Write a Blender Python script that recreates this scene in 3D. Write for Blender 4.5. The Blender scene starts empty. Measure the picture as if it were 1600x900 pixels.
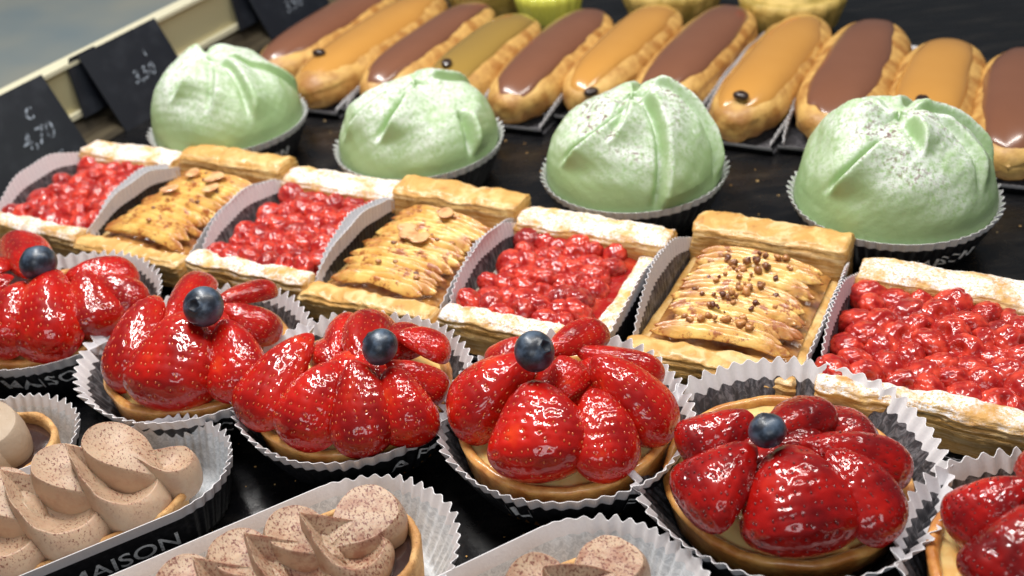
import bpy, bmesh, math, random
import numpy as np
from mathutils import Vector, Matrix
R = math.radians
S = bpy.context.scene
COL = S.collection

# ------------------------------------------------------------------ camera
F_PX, PITCH, ROLL, AZ, CAM_H = 1678., .579, -.1112, .5229, .326
cp, sp = math.cos(PITCH), math.sin(PITCH)
_F = np.array([0, cp, -sp]); _U = np.array([0, sp, cp]); _R = np.array([1., 0, 0])
cr, sr = math.cos(ROLL), math.sin(ROLL)
CR = cr*_R + sr*_U; CU = -sr*_R + cr*_U
cd = bpy.data.cameras.new('camera'); cam = bpy.data.objects.new('camera', cd); COL.objects.link(cam)
cam.matrix_world = Matrix(((CR[0], CU[0], -_F[0], 0), (CR[1], CU[1], -_F[1], 0), (CR[2], CU[2], -_F[2], CAM_H), (0, 0, 0, 1)))
cd.sensor_width = 36; cd.lens = F_PX/1600*36; cd.clip_start = .01; cd.clip_end = 50
cd.dof.use_dof = True; cd.dof.focus_distance = .45; cd.dof.aperture_fstop = 10
S.camera = cam

# ------------------------------------------------------------------ world, lamps, exposure
w = bpy.data.worlds.new('World'); S.world = w; w.use_nodes = True
bg = w.node_tree.nodes['Background']; bg.inputs[0].default_value = (.80, .90, 1, 1); bg.inputs[1].default_value = .10
S.view_settings.view_transform = 'Standard'; S.view_settings.look = 'None'
S.view_settings.exposure = .06; S.view_settings.gamma = 1
def area(name, loc, target, sx, sy, power, col, roll=0):
    l = bpy.data.lights.new(name, 'AREA'); l.shape = 'RECTANGLE'; l.size = sx; l.size_y = sy; l.energy = power; l.color = col
    o = bpy.data.objects.new(name, l); COL.objects.link(o); o.location = loc
    q = (Vector(target)-Vector(loc)).to_track_quat('-Z', 'Y')
    o.rotation_euler = (q.to_matrix() @ Matrix.Rotation(roll, 3, 'Z')).to_euler()
    return o
area('display_strip_lamp', (-.22, .66, .85), (-.12, .40, 0), .07, .8, 9.8, (1, .97, .93))
area('display_strip_lamp', (.26, .55, .80), (0, .40, 0), .05, .7, 4.4, (1, .96, .90))
area('front_fill_light', (-.1, -1.2, 1.1), (-.1, .4, 0), 1.0, .5, 7.0, (.93, .97, 1))  # added soft fill from the customer side, brightens the case fronts

# ------------------------------------------------------------------ coordinates
def at(x, y, z=0.):
    d = _F + CR*(x-800)/F_PX + CU*(450-y)/F_PX
    return Vector(np.array([0, 0, CAM_H]) + d*(z-CAM_H)/d[2])
XV = Vector((math.cos(AZ), -math.sin(AZ), 0)); DV = Vector((math.sin(AZ), math.cos(AZ), 0))
def row(X, D, z=0.): return XV*X + DV*D + Vector((0, 0, z))
def ppm(p): return F_PX/(Vector(p)-Vector((0, 0, CAM_H))).dot(Vector(_F))

# ------------------------------------------------------------------ materials
def hexc(c): return tuple(c)+(1,) if len(c) == 3 else c
class MT:
    def __init__(s, name, base=(.5,)*3, rough=.5, **kw):
        s.m = bpy.data.materials.new(name); s.m.use_nodes = True; s.t = s.m.node_tree
        s.b = s.t.nodes['Principled BSDF']; s.set('Base Color', hexc(base)); s.set('Roughness', rough)
        for k, v in kw.items(): s.set(k.replace('_', ' '), v)
        s.co = s.n('ShaderNodeTexCoord').outputs['Object']
    def n(s, t, **kw):
        x = s.t.nodes.new(t)
        for k, v in kw.items(): setattr(x, k, v)
        return x
    def put(s, a, b):
        if isinstance(b, bpy.types.NodeSocket): s.t.links.new(b, a)
        else: a.default_value = hexc(b) if isinstance(b, tuple) and len(b) == 3 and a.type == 'RGBA' else b
    def set(s, k, v): s.put(s.b.inputs[k], v)
    def noise(s, scale, detail=3, rough=.55, dist=0, co=None, out='Fac'):
        x = s.n('ShaderNodeTexNoise'); s.put(x.inputs['Scale'], scale); s.put(x.inputs['Detail'], detail)
        s.put(x.inputs['Roughness'], rough); s.put(x.inputs['Distortion'], dist); s.put(x.inputs['Vector'], co or s.co); return x.outputs[out]
    def vor(s, scale, co=None, rnd=1, feature='F1'):
        x = s.n('ShaderNodeTexVoronoi', feature=feature); s.put(x.inputs['Scale'], scale); s.put(x.inputs['Randomness'], rnd)
        s.put(x.inputs['Vector'], co or s.co); return x.outputs['Distance']
    def ramp(s, f, lo, hi, a=0., b=1.):
        x = s.n('ShaderNodeMapRange'); x.interpolation_type = 'SMOOTHSTEP'
        for i, v in enumerate((f, lo, hi, a, b)): s.put(x.inputs[i], v)
        return x.outputs[0]
    def mix(s, f, a, b):
        x = s.n('ShaderNodeMix', data_type='RGBA'); s.put(x.inputs[0], f); s.put(x.inputs[6], a); s.put(x.inputs[7], b); return x.outputs[2]
    def math(s, op, a, b=0.):
        x = s.n('ShaderNodeMath', operation=op); s.put(x.inputs[0], a); s.put(x.inputs[1], b); return x.outputs[0]
    def scale(s, v, co=None):
        x = s.n('ShaderNodeMapping'); s.put(x.inputs['Vector'], co or s.co); s.put(x.inputs['Scale'], v); return x.outputs[0]
    def nz(s):
        g = s.n('ShaderNodeNewGeometry'); x = s.n('ShaderNodeSeparateXYZ'); s.put(x.inputs[0], g.outputs['Normal']); return x.outputs[2]
    def rnd(s): return s.n('ShaderNodeObjectInfo').outputs['Random']
    def bump(s, h, dist, strength=1., coat=False, prev=None):
        x = s.n('ShaderNodeBump'); s.put(x.inputs['Height'], h); s.put(x.inputs['Distance'], dist); s.put(x.inputs['Strength'], strength)
        if prev is not None: s.put(x.inputs['Normal'], prev)
        s.put(s.b.inputs['Coat Normal' if coat else 'Normal'], x.outputs[0]); return x.outputs[0]
M = {}
def reg(k, mt): M[k] = mt.m; return mt
# paper
m = reg('black_paper', MT('black_paper', (.012, .012, .014), .42)); m.set('Base Color', m.mix(m.ramp(m.noise(500, 4), .4, .8), (.008, .008, .010), (.03, .03, .034))); m.bump(m.noise(400), .0004, .4)
m = reg('white_paper', MT('white_paper', (.70, .69, .70), .6, Coat_Weight=.15, Coat_Roughness=.35)); m.set('Base Color', m.mix(m.noise(700, 4, .7), (.66, .64, .67), (.83, .82, .83))); m.bump(m.noise(900), .0003, .3)
m = reg('paper_lining', MT('paper_lining', (.12, .12, .13), .38, Coat_Weight=.3, Coat_Roughness=.3))
f = m.noise(260, 5, .7, co=m.scale((1, 1, .35)), dist=1.5)
m.set('Base Color', m.mix(m.ramp(f, .42, .66), (.045, .045, .052), (.21, .20, .215))); m.bump(f, .0005, .5)
m = reg('pale_lining', MT('pale_lining', (.5, .52, .55), .42, Coat_Weight=.25, Coat_Roughness=.3))
f = m.noise(420, 6, .75, dist=1.2, co=m.scale((1, .35, 1))); m.set('Base Color', m.mix(m.ramp(f, .38, .62), (.52, .56, .60), (.78, .82, .86))); m.bump(f, .0004, .4)
m = reg('letter_ink', MT('letter_ink', (.42, .42, .43), .4)); m.set('Base Color', m.mix(m.ramp(m.noise(600, 3), .30, .55), (.45, .45, .46), (.90, .90, .90)))
# pastry
m = reg('tart_pastry', MT('tart_pastry', (.6, .33, .1), .45, Coat_Weight=.7, Coat_Roughness=.12, Subsurface_Weight=.08, Subsurface_Scale=.003))
f = m.noise(90, 5, .6); m.set('Base Color', m.mix(m.ramp(f, .35, .68), (.50, .18, .035), (.76, .40, .11))); m.bump(m.noise(420, 4), .0007, .6)
m = reg('sable_pastry', MT('sable_pastry', (.5, .27, .1), .7))
f = m.noise(120, 5); c = m.mix(m.ramp(f, .35, .7), (.47, .23, .075), (.72, .44, .18)); g = m.ramp(m.noise(900, 2), .60, .68); m.set('Base Color', m.mix(m.math('MULTIPLY', g, .6), c, (.16, .05, .022))); m.bump(m.noise(700, 4), .0008, .8)
m = reg('custard', MT('custard', (.84, .60, .22), .25, Coat_Weight=1., Coat_Roughness=.05, Subsurface_Weight=.2, Subsurface_Scale=.004))
m.set('Base Color', m.mix(m.ramp(m.noise(70, 3), .4, .7), (.86, .64, .27), (.74, .42, .12))); m.bump(m.noise(160, 3), .0012, .5, coat=True)
# strawberry
def berry(name, deep, mid, pale, scale=2.4):
    m = reg(name, MT(name, mid, .42, Coat_Weight=1., Coat_Roughness=.012, Coat_IOR=1.52, Specular_IOR_Level=.12, Subsurface_Weight=.12, Subsurface_Scale=.004))
    m.set('Subsurface Radius', (1, .15, .08)); ro = m.rnd()
    x = m.n('ShaderNodeVectorMath', operation='ADD'); m.put(x.inputs[0], m.co); y = m.n('ShaderNodeCombineXYZ'); m.put(y.inputs[0], ro); m.put(x.inputs[1], y.outputs[0])
    f = m.noise(scale, 3, .5, co=x.outputs[0]); c = m.mix(m.ramp(f, .3, .6), deep, mid); c = m.mix(m.ramp(f, .6, .85), c, pale)
    hs = m.n('ShaderNodeHueSaturation'); m.put(hs.inputs['Value'], m.ramp(ro, 0, 1, .8, 1.15)); m.put(hs.inputs['Color'], c); m.set('Base Color', hs.outputs[0])
    m.bump(m.noise(13, 1.2, .5, co=x.outputs[0]), .0010, .5, coat=True)
    return m
berry('strawberry_flesh', (.26, .003, .003), (.46, .008, .003), (.70, .052, .008))
berry('dark_strawberry_flesh', (.16, .002, .003), (.35, .005, .003), (.54, .020, .008))
m = reg('seed_gold', MT('seed_gold', (.58, .12, .025), .3, Coat_Weight=.8, Coat_Roughness=.1))
m = reg('seed_dark', MT('seed_dark', (.11, .006, .006), .35, Coat_Weight=.8, Coat_Roughness=.1))
m = reg('blueberry_skin', MT('blueberry_skin', (.03, .04, .07), .42, Coat_Weight=.35, Coat_Roughness=.25))
m.set('Base Color', m.mix(m.ramp(m.noise(1.6, 4), .35, .7), (.010, .015, .027), (.075, .11, .165))); m.bump(m.noise(9, 3), .0003, .4)
m = reg('blueberry_crown', MT('blueberry_crown', (.02, .024, .036), .6))
m = reg('raspberry_flesh', MT('raspberry_flesh', (.50, .02, .015), .4, Coat_Weight=1., Coat_Roughness=.03, Specular_IOR_Level=.25, Subsurface_Weight=.3, Subsurface_Scale=.004))
m.set('Subsurface Radius', (1, .2, .12)); f = m.noise(1.6, 3); ro = m.rnd()
c = m.mix(m.ramp(f, .35, .7), (.36, .008, .007), (.72, .065, .032)); c = m.mix(m.ramp(ro, .82, 1., 0, .6), c, (.16, .004, .008)); m.set('Base Color', c); m.bump(m.noise(4, 2), .0006, .5, coat=True)
m = reg('red_jelly', MT('red_jelly', (.42, .035, .02), .2, Coat_Weight=1., Coat_Roughness=.06, Subsurface_Weight=.2, Subsurface_Scale=.003)); m.set('Base Color', m.mix(m.ramp(m.noise(80, 3), .4, .7), (.34, .008, .006), (.52, .06, .025))); m.bump(m.noise(200, 4), .0015, .5, coat=True)
def puff(name, sugar):
    m = reg(name, MT(name, (.7, .45, .16), .6, Coat_Weight=0 if sugar else .35, Coat_Roughness=.2))
    f = m.noise(75, 5, .62, dist=.4); c = m.mix(m.ramp(f, .3, .55), (.80, .53, .20), (.62, .33, .085)); c = m.mix(m.ramp(f, .58, .76), c, (.38, .14, .03))
    lay = m.noise(26, 4, .6, dist=.8, co=m.scale((1, 1, 22)))
    c = m.mix(m.math('MULTIPLY', m.ramp(lay, .48, .64), .5), c, (.90, .70, .40))
    if sugar:
        up = m.ramp(m.nz(), .25, .75); big = m.ramp(m.noise(60, 5, .65), .36, .54); gr = m.ramp(m.noise(700, 4, .75), .36, .56)
        k = m.math('MULTIPLY', m.math('MULTIPLY', up, big), gr); c = m.mix(k, c, (.90, .88, .88))
    m.set('Base Color', c); b = m.bump(lay, .0014, .7); m.bump(m.noise(380, 5), .001, .7, prev=b)
puff('sugared_puff_pastry', True); puff('puff_pastry', False)
m = reg('apple_flesh', MT('apple_flesh', (.80, .55, .2), .45, Coat_Weight=.45, Coat_Roughness=.12, Subsurface_Weight=.15, Subsurface_Scale=.003))
f = m.noise(85, 4); g = m.ramp(m.noise(75, 6, .8), .52, .60); m.set('Base Color', m.mix(g, m.mix(m.ramp(f, .3, .7), (.86, .56, .16), (.72, .36, .07)), (.34, .09, .015))); pt = m.n('ShaderNodeNewGeometry').outputs['Pointiness']; src = m.b.inputs['Base Color'].links[0].from_socket; m.set('Base Color', m.mix(m.math('MULTIPLY', m.ramp(pt, .515, .60), m.ramp(m.noise(45, 3), .35, .6)), src, (.30, .085, .018))); sx_ = m.n('ShaderNodeSeparateXYZ'); m.put(sx_.inputs[0], m.co); ends = m.math('MULTIPLY', m.ramp(m.math('ABSOLUTE', sx_.outputs[0]), .012, .034), m.ramp(m.noise(95, 5, .7), .38, .56)); src = m.b.inputs['Base Color'].links[0].from_socket; m.set('Base Color', m.mix(ends, src, (.36, .11, .02))); m.bump(m.noise(300, 4, co=m.scale((.3, 1, 1))), .0008, .6)
m = reg('caramel', MT('caramel', (.40, .15, .03), .2, Coat_Weight=1., Coat_Roughness=.06)); m.set('Base Color', m.mix(m.ramp(m.noise(60, 4), .38, .66), (.50, .24, .06), (.17, .045, .015))); m.bump(m.noise(170, 4), .0016, .6, coat=True)
m = reg('almond', MT('almond', (.72, .37, .16), .35, Coat_Weight=.4)); m.set('Base Color', m.mix(m.ramp(m.noise(120, 3), .4, .7), (.78, .46, .22), (.55, .20, .07)))
m = reg('toasted_nut', MT('toasted_nut', (.28, .09, .03), .4, Coat_Weight=.6, Coat_Roughness=.15)); m.set('Base Color', m.mix(m.ramp(m.noise(110, 2), .35, .65), (.13, .035, .018), (.55, .24, .07)))
# marzipan
for nm, fl in (('marzipan', .35), ('cocoa_flecked_marzipan', .95)):
    m = reg(nm, MT(nm, (.40, .62, .34), .45, Subsurface_Weight=.15, Subsurface_Scale=.006)); m.set('Subsurface Radius', (.5, 1, .4))
    base = m.mix(m.noise(22, 2), (.28, .44, .19), (.41, .56, .28)); up = m.ramp(m.nz(), .18, .82)
    big = m.ramp(m.noise(30, 5, .65), .30, .55); gr = m.ramp(m.noise(380, 6, .85), .40, .54)
    k = m.math('MULTIPLY', m.math('MULTIPLY', up, big), gr); c = m.mix(m.math('MULTIPLY', k, .88), base, (.80, .83, .81))
    sp2 = m.ramp(m.noise(360, 4, .7), .53, .59); reg2 = m.ramp(m.noise(30, 2), .42, .62); up2 = m.ramp(m.nz(), .45, .9)
    c = m.mix(m.math('MULTIPLY', m.math('MULTIPLY', sp2, reg2), m.math('MULTIPLY', up2, fl)), c, (.14, .055, .05)); m.set('Base Color', c); m.bump(m.noise(500, 4), .0005, .5)
# eclair
m = reg('choux', MT('choux', (.70, .42, .14), .55, Coat_Weight=.2, Coat_Roughness=.3)); f = m.noise(55, 5, .6)
m.set('Base Color', m.mix(m.ramp(f, .33, .66), (.70, .43, .13), (.38, .165, .035))); b = m.bump(m.noise(90, 5, .6), .003, .5); m.bump(m.noise(500, 3), .0005, .5, prev=b)
m = reg('chocolate_icing', MT('chocolate_icing', (.165, .055, .035), .28, Coat_Weight=.6, Coat_Roughness=.14)); m.set('Base Color', m.mix(m.noise(25, 2), (.180, .070, .037), (.235, .098, .055)))
m = reg('coffee_icing', MT('coffee_icing', (.60, .28, .06), .26, Coat_Weight=.7, Coat_Roughness=.12)); m.set('Base Color', m.mix(m.noise(25, 2), (.52, .24, .045), (.60, .30, .070)))
m = reg('olive_icing', MT('olive_icing', (.34, .21, .045), .26, Coat_Weight=.7, Coat_Roughness=.12))
m = reg('coffee_bean', MT('coffee_bean', (.03, .014, .010), .3, Coat_Weight=.5))
# piped cream
def cream(name, lo, hi, wash=0.):
    m = reg(name, MT(name, (.62, .43, .31), .5, Subsurface_Weight=.15, Subsurface_Scale=.003))
    c = m.mix(m.noise(40, 2), (.45, .31, .205), (.53, .375, .26)); c = m.mix(m.math('MULTIPLY', m.ramp(m.noise(130, 4, .7), .42, .66), wash), c, (.30, .125, .075)); up = m.ramp(m.nz(), .10, .55)
    sp3 = m.ramp(m.noise(1150, 3, .65, co=m.scale((1, .6, .7))), lo, lo+.06); rg = m.ramp(m.noise(55, 2), hi, hi+.2)
    c = m.mix(m.math('MULTIPLY', m.math('MULTIPLY', sp3, rg), up), c, (.16, .045, .025)); m.set('Base Color', c); m.bump(m.noise(450, 4), .0004, .5)
cream('mocha_cream', .555, .30, .25); cream('dusted_mocha_cream', .53, .20, .75)
m = reg('plain_mocha_cream', MT('plain_mocha_cream', (.45, .345, .25), .5)); m.bump(m.noise(450, 4), .0004, .5)
m = reg('ganache', MT('ganache', (.035, .014, .010), .22, Coat_Weight=.9, Coat_Roughness=.08)); m.bump(m.noise(90, 3), .001, .5)
# counter
m = reg('tray_black', MT('tray_black', (.010, .010, .011), .22)); f = m.noise(14, 6, .7, co=m.scale((1, 6, 1)))
m.set('Base Color', m.mix(m.ramp(f, .45, .8), (.006, .006, .007), (.030, .026, .023))); m.set('Roughness', m.ramp(m.noise(60, 5), .3, .7, .16, .34)); m.bump(m.noise(220, 4), .0003, .3)
m = reg('rail_brass', MT('rail_brass', (.72, .62, .38), .35, Metallic=.35)); m.set('Base Color', m.mix(m.noise(5, 2), (.56, .49, .26), (.72, .66, .44)))
m = reg('rail_edge', MT('rail_edge', (.70, .66, .48), .3))
m = reg('ledge_metal', MT('ledge_metal', (.10, .085, .06), .3, Metallic=.4)); m.set('Base Color', m.mix(m.ramp(m.noise(9, 4, co=m.scale((8, 1, 1))), .35, .7), (.05, .04, .028), (.17, .14, .09)))
m = reg('counter_glass', MT('counter_glass', (.25, .28, .3), .35, Coat_Weight=.5, Coat_Roughness=.25)); f = m.noise(6, 3, .5); m.set('Base Color', m.mix(m.ramp(f, .35, .65), (.13, .165, .18), (.22, .22, .185)))
m = reg('slate_card', MT('slate_card', (.010, .012, .018), .45)); m.set('Base Color', m.mix(m.ramp(m.noise(40, 3), .45, .75), (.009, .011, .017), (.022, .025, .033)))
m = reg('chalk', MT('chalk', (.50, .54, .60), .8)); m.set('Base Color', m.mix(m.ramp(m.noise(400, 3), .40, .62), (.03, .035, .045), (.30, .34, .40)))
m = reg('currant', MT('currant', (.5, .01, .015), .15, Coat_Weight=1.)); m = reg('lemon', MT('lemon', (.72, .66, .06), .3, Coat_Weight=.6)); m.set('Base Color', m.mix(m.noise(60, 3), (.74, .70, .07), (.55, .60, .12)))
m = reg('golden_sponge', MT('golden_sponge', (.62, .40, .11), .6)); m.set('Base Color', m.mix(m.ramp(m.noise(50, 4), .35, .7), (.62, .44, .13), (.34, .24, .045))); m.bump(m.noise(120, 4), .003, .6)
m = reg('leaf', MT('leaf', (.08, .16, .03), .5))

# ------------------------------------------------------------------ mesh helpers
def link(name, me, parent=None, mats=()):
    o = bpy.data.objects.new(name, me); COL.objects.link(o)
    if parent: o.parent = parent
    for x in mats:
        if x not in [q for q in me.materials]: me.materials.append(x)
    return o
def mesh(name, vs, fs, mats, mi=None, smooth=True):
    me = bpy.data.meshes.new(name); me.from_pydata([tuple(v) for v in vs], [], fs)
    for x in mats: me.materials.append(M[x])
    if mi is not None: me.polygons.foreach_set('material_index', mi)
    me.polygons.foreach_set('use_smooth', [smooth]*len(me.polygons)); me.update(); return me
class MB:
    """collects grids into one mesh"""
    def __init__(s): s.v = []; s.f = []; s.mi = []
    def grid(s, P, close_u=True, mi=0, flip=False, cap0=False, cap1=False, mif=None):
        """P[row, u, 3]; u closed when close_u"""
        nr, nu, _ = P.shape; b = len(s.v); s.v += [tuple(p) for p in P.reshape(-1, 3)]
        for r in range(nr-1):
            for u in range(nu if close_u else nu-1):
                u2 = (u+1) % nu; q = (b+r*nu+u, b+r*nu+u2, b+(r+1)*nu+u2, b+(r+1)*nu+u)
                s.f.append(q[::-1] if flip else q); s.mi.append(mif(r, u) if mif else mi)
        for c, r in ((cap0, 0), (cap1, nr-1)):
            if c:
                ctr = P[r].mean(0); k = len(s.v); s.v.append(tuple(ctr))
                for u in range(nu):
                    a, d = b+r*nu+u, b+r*nu+(u+1) % nu
                    t = (k, d, a) if (r == 0) != flip else (k, a, d)
                    s.f.append(t); s.mi.append(mif(min(r, nr-2), 0) if mif else mi)
        return s
    def add(s, vs, fs, mi=0):
        b = len(s.v); s.v += [tuple(v) for v in vs]
        for f in fs: s.f.append(tuple(b+i for i in f)); s.mi.append(mi)
    def build(s, name, mats, parent=None, smooth=True):
        me = mesh(name, s.v, s.f, mats, s.mi, smooth)
        o = bpy.data.objects.new(name, me); COL.objects.link(o)
        if parent: o.parent = parent
        return o
def thing(name, label, cat, loc=(0, 0, 0), rz=0, group=None):
    o = bpy.data.objects.new(name, None); COL.objects.link(o); o.empty_display_size = .01
    o.location = loc; o.rotation_euler = (0, 0, rz); o['label'] = label; o['category'] = cat
    if group: o['group'] = group
    return o
def tag(o, label, cat, group=None):
    o['label'] = label; o['category'] = cat
    if group: o['group'] = group
    return o
_rs = np.random.default_rng(7)
_K = [(_rs.normal(size=3), _rs.uniform(0, 6.28)) for _ in range(90)]
def snoise(P, scale, seed=0, n=9):
    """cheap smooth noise from summed sines, roughly -1..1; P[...,3]"""
    o = 0
    for i in range(n):
        k, ph = _K[(seed*7+i*3) % 90]; o = o + np.sin(P @ (k*scale*(1+.35*i)) + ph + seed*1.7)/(1+.35*i)
    return o/2.6
def fbm(P, scale, seed=0): return snoise(P, scale, seed)+.5*snoise(P, scale*2.3, seed+3)+.25*snoise(P, scale*5.1, seed+5)
def ico(sub=2):
    bm = bmesh.new(); bmesh.ops.create_icosphere(bm, subdivisions=sub, radius=1)
    v = np.array([x.co[:] for x in bm.verts]); f = [tuple(q.index for q in p.verts) for p in bm.faces]; bm.free(); return v, f
ICO = {k: ico(k) for k in (1, 2, 3, 4, 5)}

# ------------------------------------------------------------------ setting
def box_row(mb, x0, x1, d0, d1, z0, z1, mi=0):
    vs = [row(x, d, z) for z in (z0, z1) for d in (d0, d1) for x in (x0, x1)]
    mb.add(vs, [(0, 2, 3, 1), (4, 5, 7, 6), (0, 1, 5, 4), (1, 3, 7, 5), (3, 2, 6, 7), (2, 0, 4, 6)], mi)
b = MB(); box_row(b, -.66, .9, -.4, 2.6, -.02, 0); o = b.build('tray', ['tray_black'], smooth=False); o['kind'] = 'structure'
b = MB(); box_row(b, -1.9, -.66, -.4, 2.6, -.024, -.004)
o = b.build('counter', ['tray_black'], smooth=False); o['kind'] = 'structure'
# price rail along the left edge of the tray: a shallow channel with bright lips
RX = -.665
rail = thing('price_rail', 'cream and brass coloured price rail running along the left edge of the tray', 'price rail', row(RX, .5), -AZ)
def prof(name, pts, mat, d0=-.6, d1=1.6):
    P = np.array([[(x, d, z) for (x, z) in pts] for d in (d0, d1)]); b = MB(); b.grid(P, close_u=True, flip=True)
    n = len(pts); b.f.append(tuple(range(n))); b.f.append(tuple(range(2*n-1, n-1, -1))); b.mi += [0, 0]
    return b.build(name, [mat], rail, smooth=False)
prof('channel', [(-.012, .020), (0, .020), (0, .053), (-.012, .053)], 'rail_brass')
prof('upper_lip', [(-.012, .0532), (.003, .0532), (.003, .0562), (-.012, .0562)], 'rail_edge')
prof('lower_lip', [(-.012, .0158), (.005, .0158), (.005, .0198), (-.012, .0198)], 'rail_edge')
prof('ledge', [(-.012, .0006), (.030, .0006), (.028, .0035), (.010, .005), (.001, .0156), (-.012, .0156)], 'ledge_metal')
b = MB(); n = Vector((.12, 0, 1)).normalized()
P = np.array([[tuple(row(-.679-.9*t, d, .050+.10*t)) for t in (0, .2, .5, 1)] for d in (-.4, 2.4)]); b.grid(P, close_u=False)
P2 = P - np.array([0, 0, .006]); b.grid(P2, close_u=False, flip=True)
o = b.build('glass_panel', ['counter_glass'], smooth=False); tag(o, 'smooth grey blue glass panel sloping away behind the price rail', 'glass panel')

def text_mesh(txt, size, shear=0., sub=0., bold=0.):
    c = bpy.data.curves.new('t', 'FONT'); c.body = txt; c.size = size; c.shear = shear; c.align_x = 'CENTER'; c.offset = bold; c.resolution_u = 4
    o = bpy.data.objects.new('t', c); COL.objects.link(o); dg = bpy.context.evaluated_depsgraph_get()
    me = bpy.data.meshes.new_from_object(o.evaluated_get(dg)); bpy.data.objects.remove(o); bpy.data.curves.remove(c)
    bm = bmesh.new(); bm.from_mesh(me); bpy.data.meshes.remove(me); bmesh.ops.triangulate(bm, faces=bm.faces)
    if sub:
        for _ in range(5):
            es = [e for e in bm.edges if e.calc_length() > sub]
            if not es: break
            bmesh.ops.subdivide_edges(bm, edges=es, cuts=1); bmesh.ops.triangulate(bm, faces=[f for f in bm.faces if len(f.verts) > 3])
    v = np.array([x.co[:] for x in bm.verts]); f = [tuple(q.index for q in p.verts) for p in bm.faces]; bm.free(); return v, f

def price_tag(D0, D1, txts, label):
    """card hung from the rail, leaning out at the foot; local x runs along the rail"""
    W = D1-D0; t = thing('price_tag', label, 'price tag', row(RX+.004, (D0+D1)/2, .056), math.pi/2-AZ, 'black price tags hung on the rail')
    # local X = DV, local Y = -XV
    h = .066; lean = R(24); up = np.array([0, math.sin(lean), math.cos(lean)]); nn = np.array([0, -math.cos(lean), math.sin(lean)])
    def q(x, y, off): return np.array([x, -.0005, .003]) + up*(y-h/2-h/2) + nn*off
    b = MB(); c = [(-W/2, 0), (W/2, 0), (W/2, h), (-W/2, h)]
    vs = [q(x, y, o) for o in (0, .0009) for x, y in c]
    b.add(vs, [(3, 2, 1, 0), (4, 5, 6, 7), (0, 1, 5, 4), (1, 2, 6, 5), (2, 3, 7, 6), (3, 0, 4, 7)]); b.build('card', ['slate_card'], t, smooth=False)
    b = MB()
    for (s, size, x, y, sh) in txts:
        v, f = text_mesh(s, size, sh, bold=.00012); b.add([q(p[0]+x, p[1]+y, .0013) for p in v], f)
    if txts: b.build('chalk_writing', ['chalk'], t, smooth=False)
    b = MB(); x0 = -W/2-.010
    vs = [np.array(p) for p in ((x0, .0012, -.004), (-W/2+.02, .0012, -.004), (-W/2+.02, .0012, .0035), (x0+.004, .0012, .0035), (x0-.006, -.0062, -.040), (-W/2+.02, -.0062, -.040))]
    vs2 = [p+np.array([0, .001, 0]) for p in vs]
    b.add(vs+vs2, [(4, 5, 1, 0), (0, 1, 2, 3), (6, 7, 11, 10), (9, 8, 7, 6), (10, 4, 0, 6), (6, 0, 3, 9), (3, 2, 8, 9), (5, 11, 7, 1), (1, 7, 8, 2), (4, 10, 11, 5)]); b.build('holder', ['slate_card'], t, smooth=False)
price_tag(.408, .497, [('c', .018, .016, .042, .3), ('4,70', .017, .012, .024, .3), ('-', .014, .022, .010, 0)], 'black price tag with chalk figures, cut off by the left edge of the photo')
price_tag(.533, .617, [('3,50', .014, .002, .028, .3), ("'", .02, .014, .034, 0)], 'whole black price tag with faint chalk figures left of the first green cake')
price_tag(.722, .815, [('Café', .017, -.004, .036, .3), ('3,90', .015, .0, .018, .3)], 'farthest black price tag, cut by the top edge beside the eclairs')

# ------------------------------------------------------------------ paper cases
def stadium(n, a):
    """angles, centre offsets for an outline around a segment of half length a"""
    th = np.linspace(0, 2*math.pi, n, endpoint=False); return th, np.where(np.cos(th) >= 0, a, -a)
def tri(x): return 2*np.abs(2*(x-np.floor(x))-1)-1
def case_pts(th, cx, t, r0, r1, h, N, amp, wob, seed, a):
    """point on the wall of a case; t 0..1 up the wall"""
    end = np.ones_like(th) if a == 0 else np.clip(np.abs(np.cos(th))*1.6, 0, 1)
    pl = np.sin(tri(N*th/(2*math.pi)+.15*np.sin(5*th+seed))*1.45)*(1+.35*np.sin(9*th+seed*3)) * (amp*(.25+.75*t)) * end
    lw = wob*t*(np.sin(2*th+seed)+.6*np.sin(3*th+seed*2.3)+.35*np.sin(7*th+seed*.7)+.2*np.sin(17*th+seed))
    r = r0+(r1-r0)*t**.9+pl+lw*.6
    z = h*t + (.35*lw + pl*.55)*t**2
    return np.stack([cx+r*np.cos(th), r*np.sin(th), z+.0006], -1)
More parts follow.
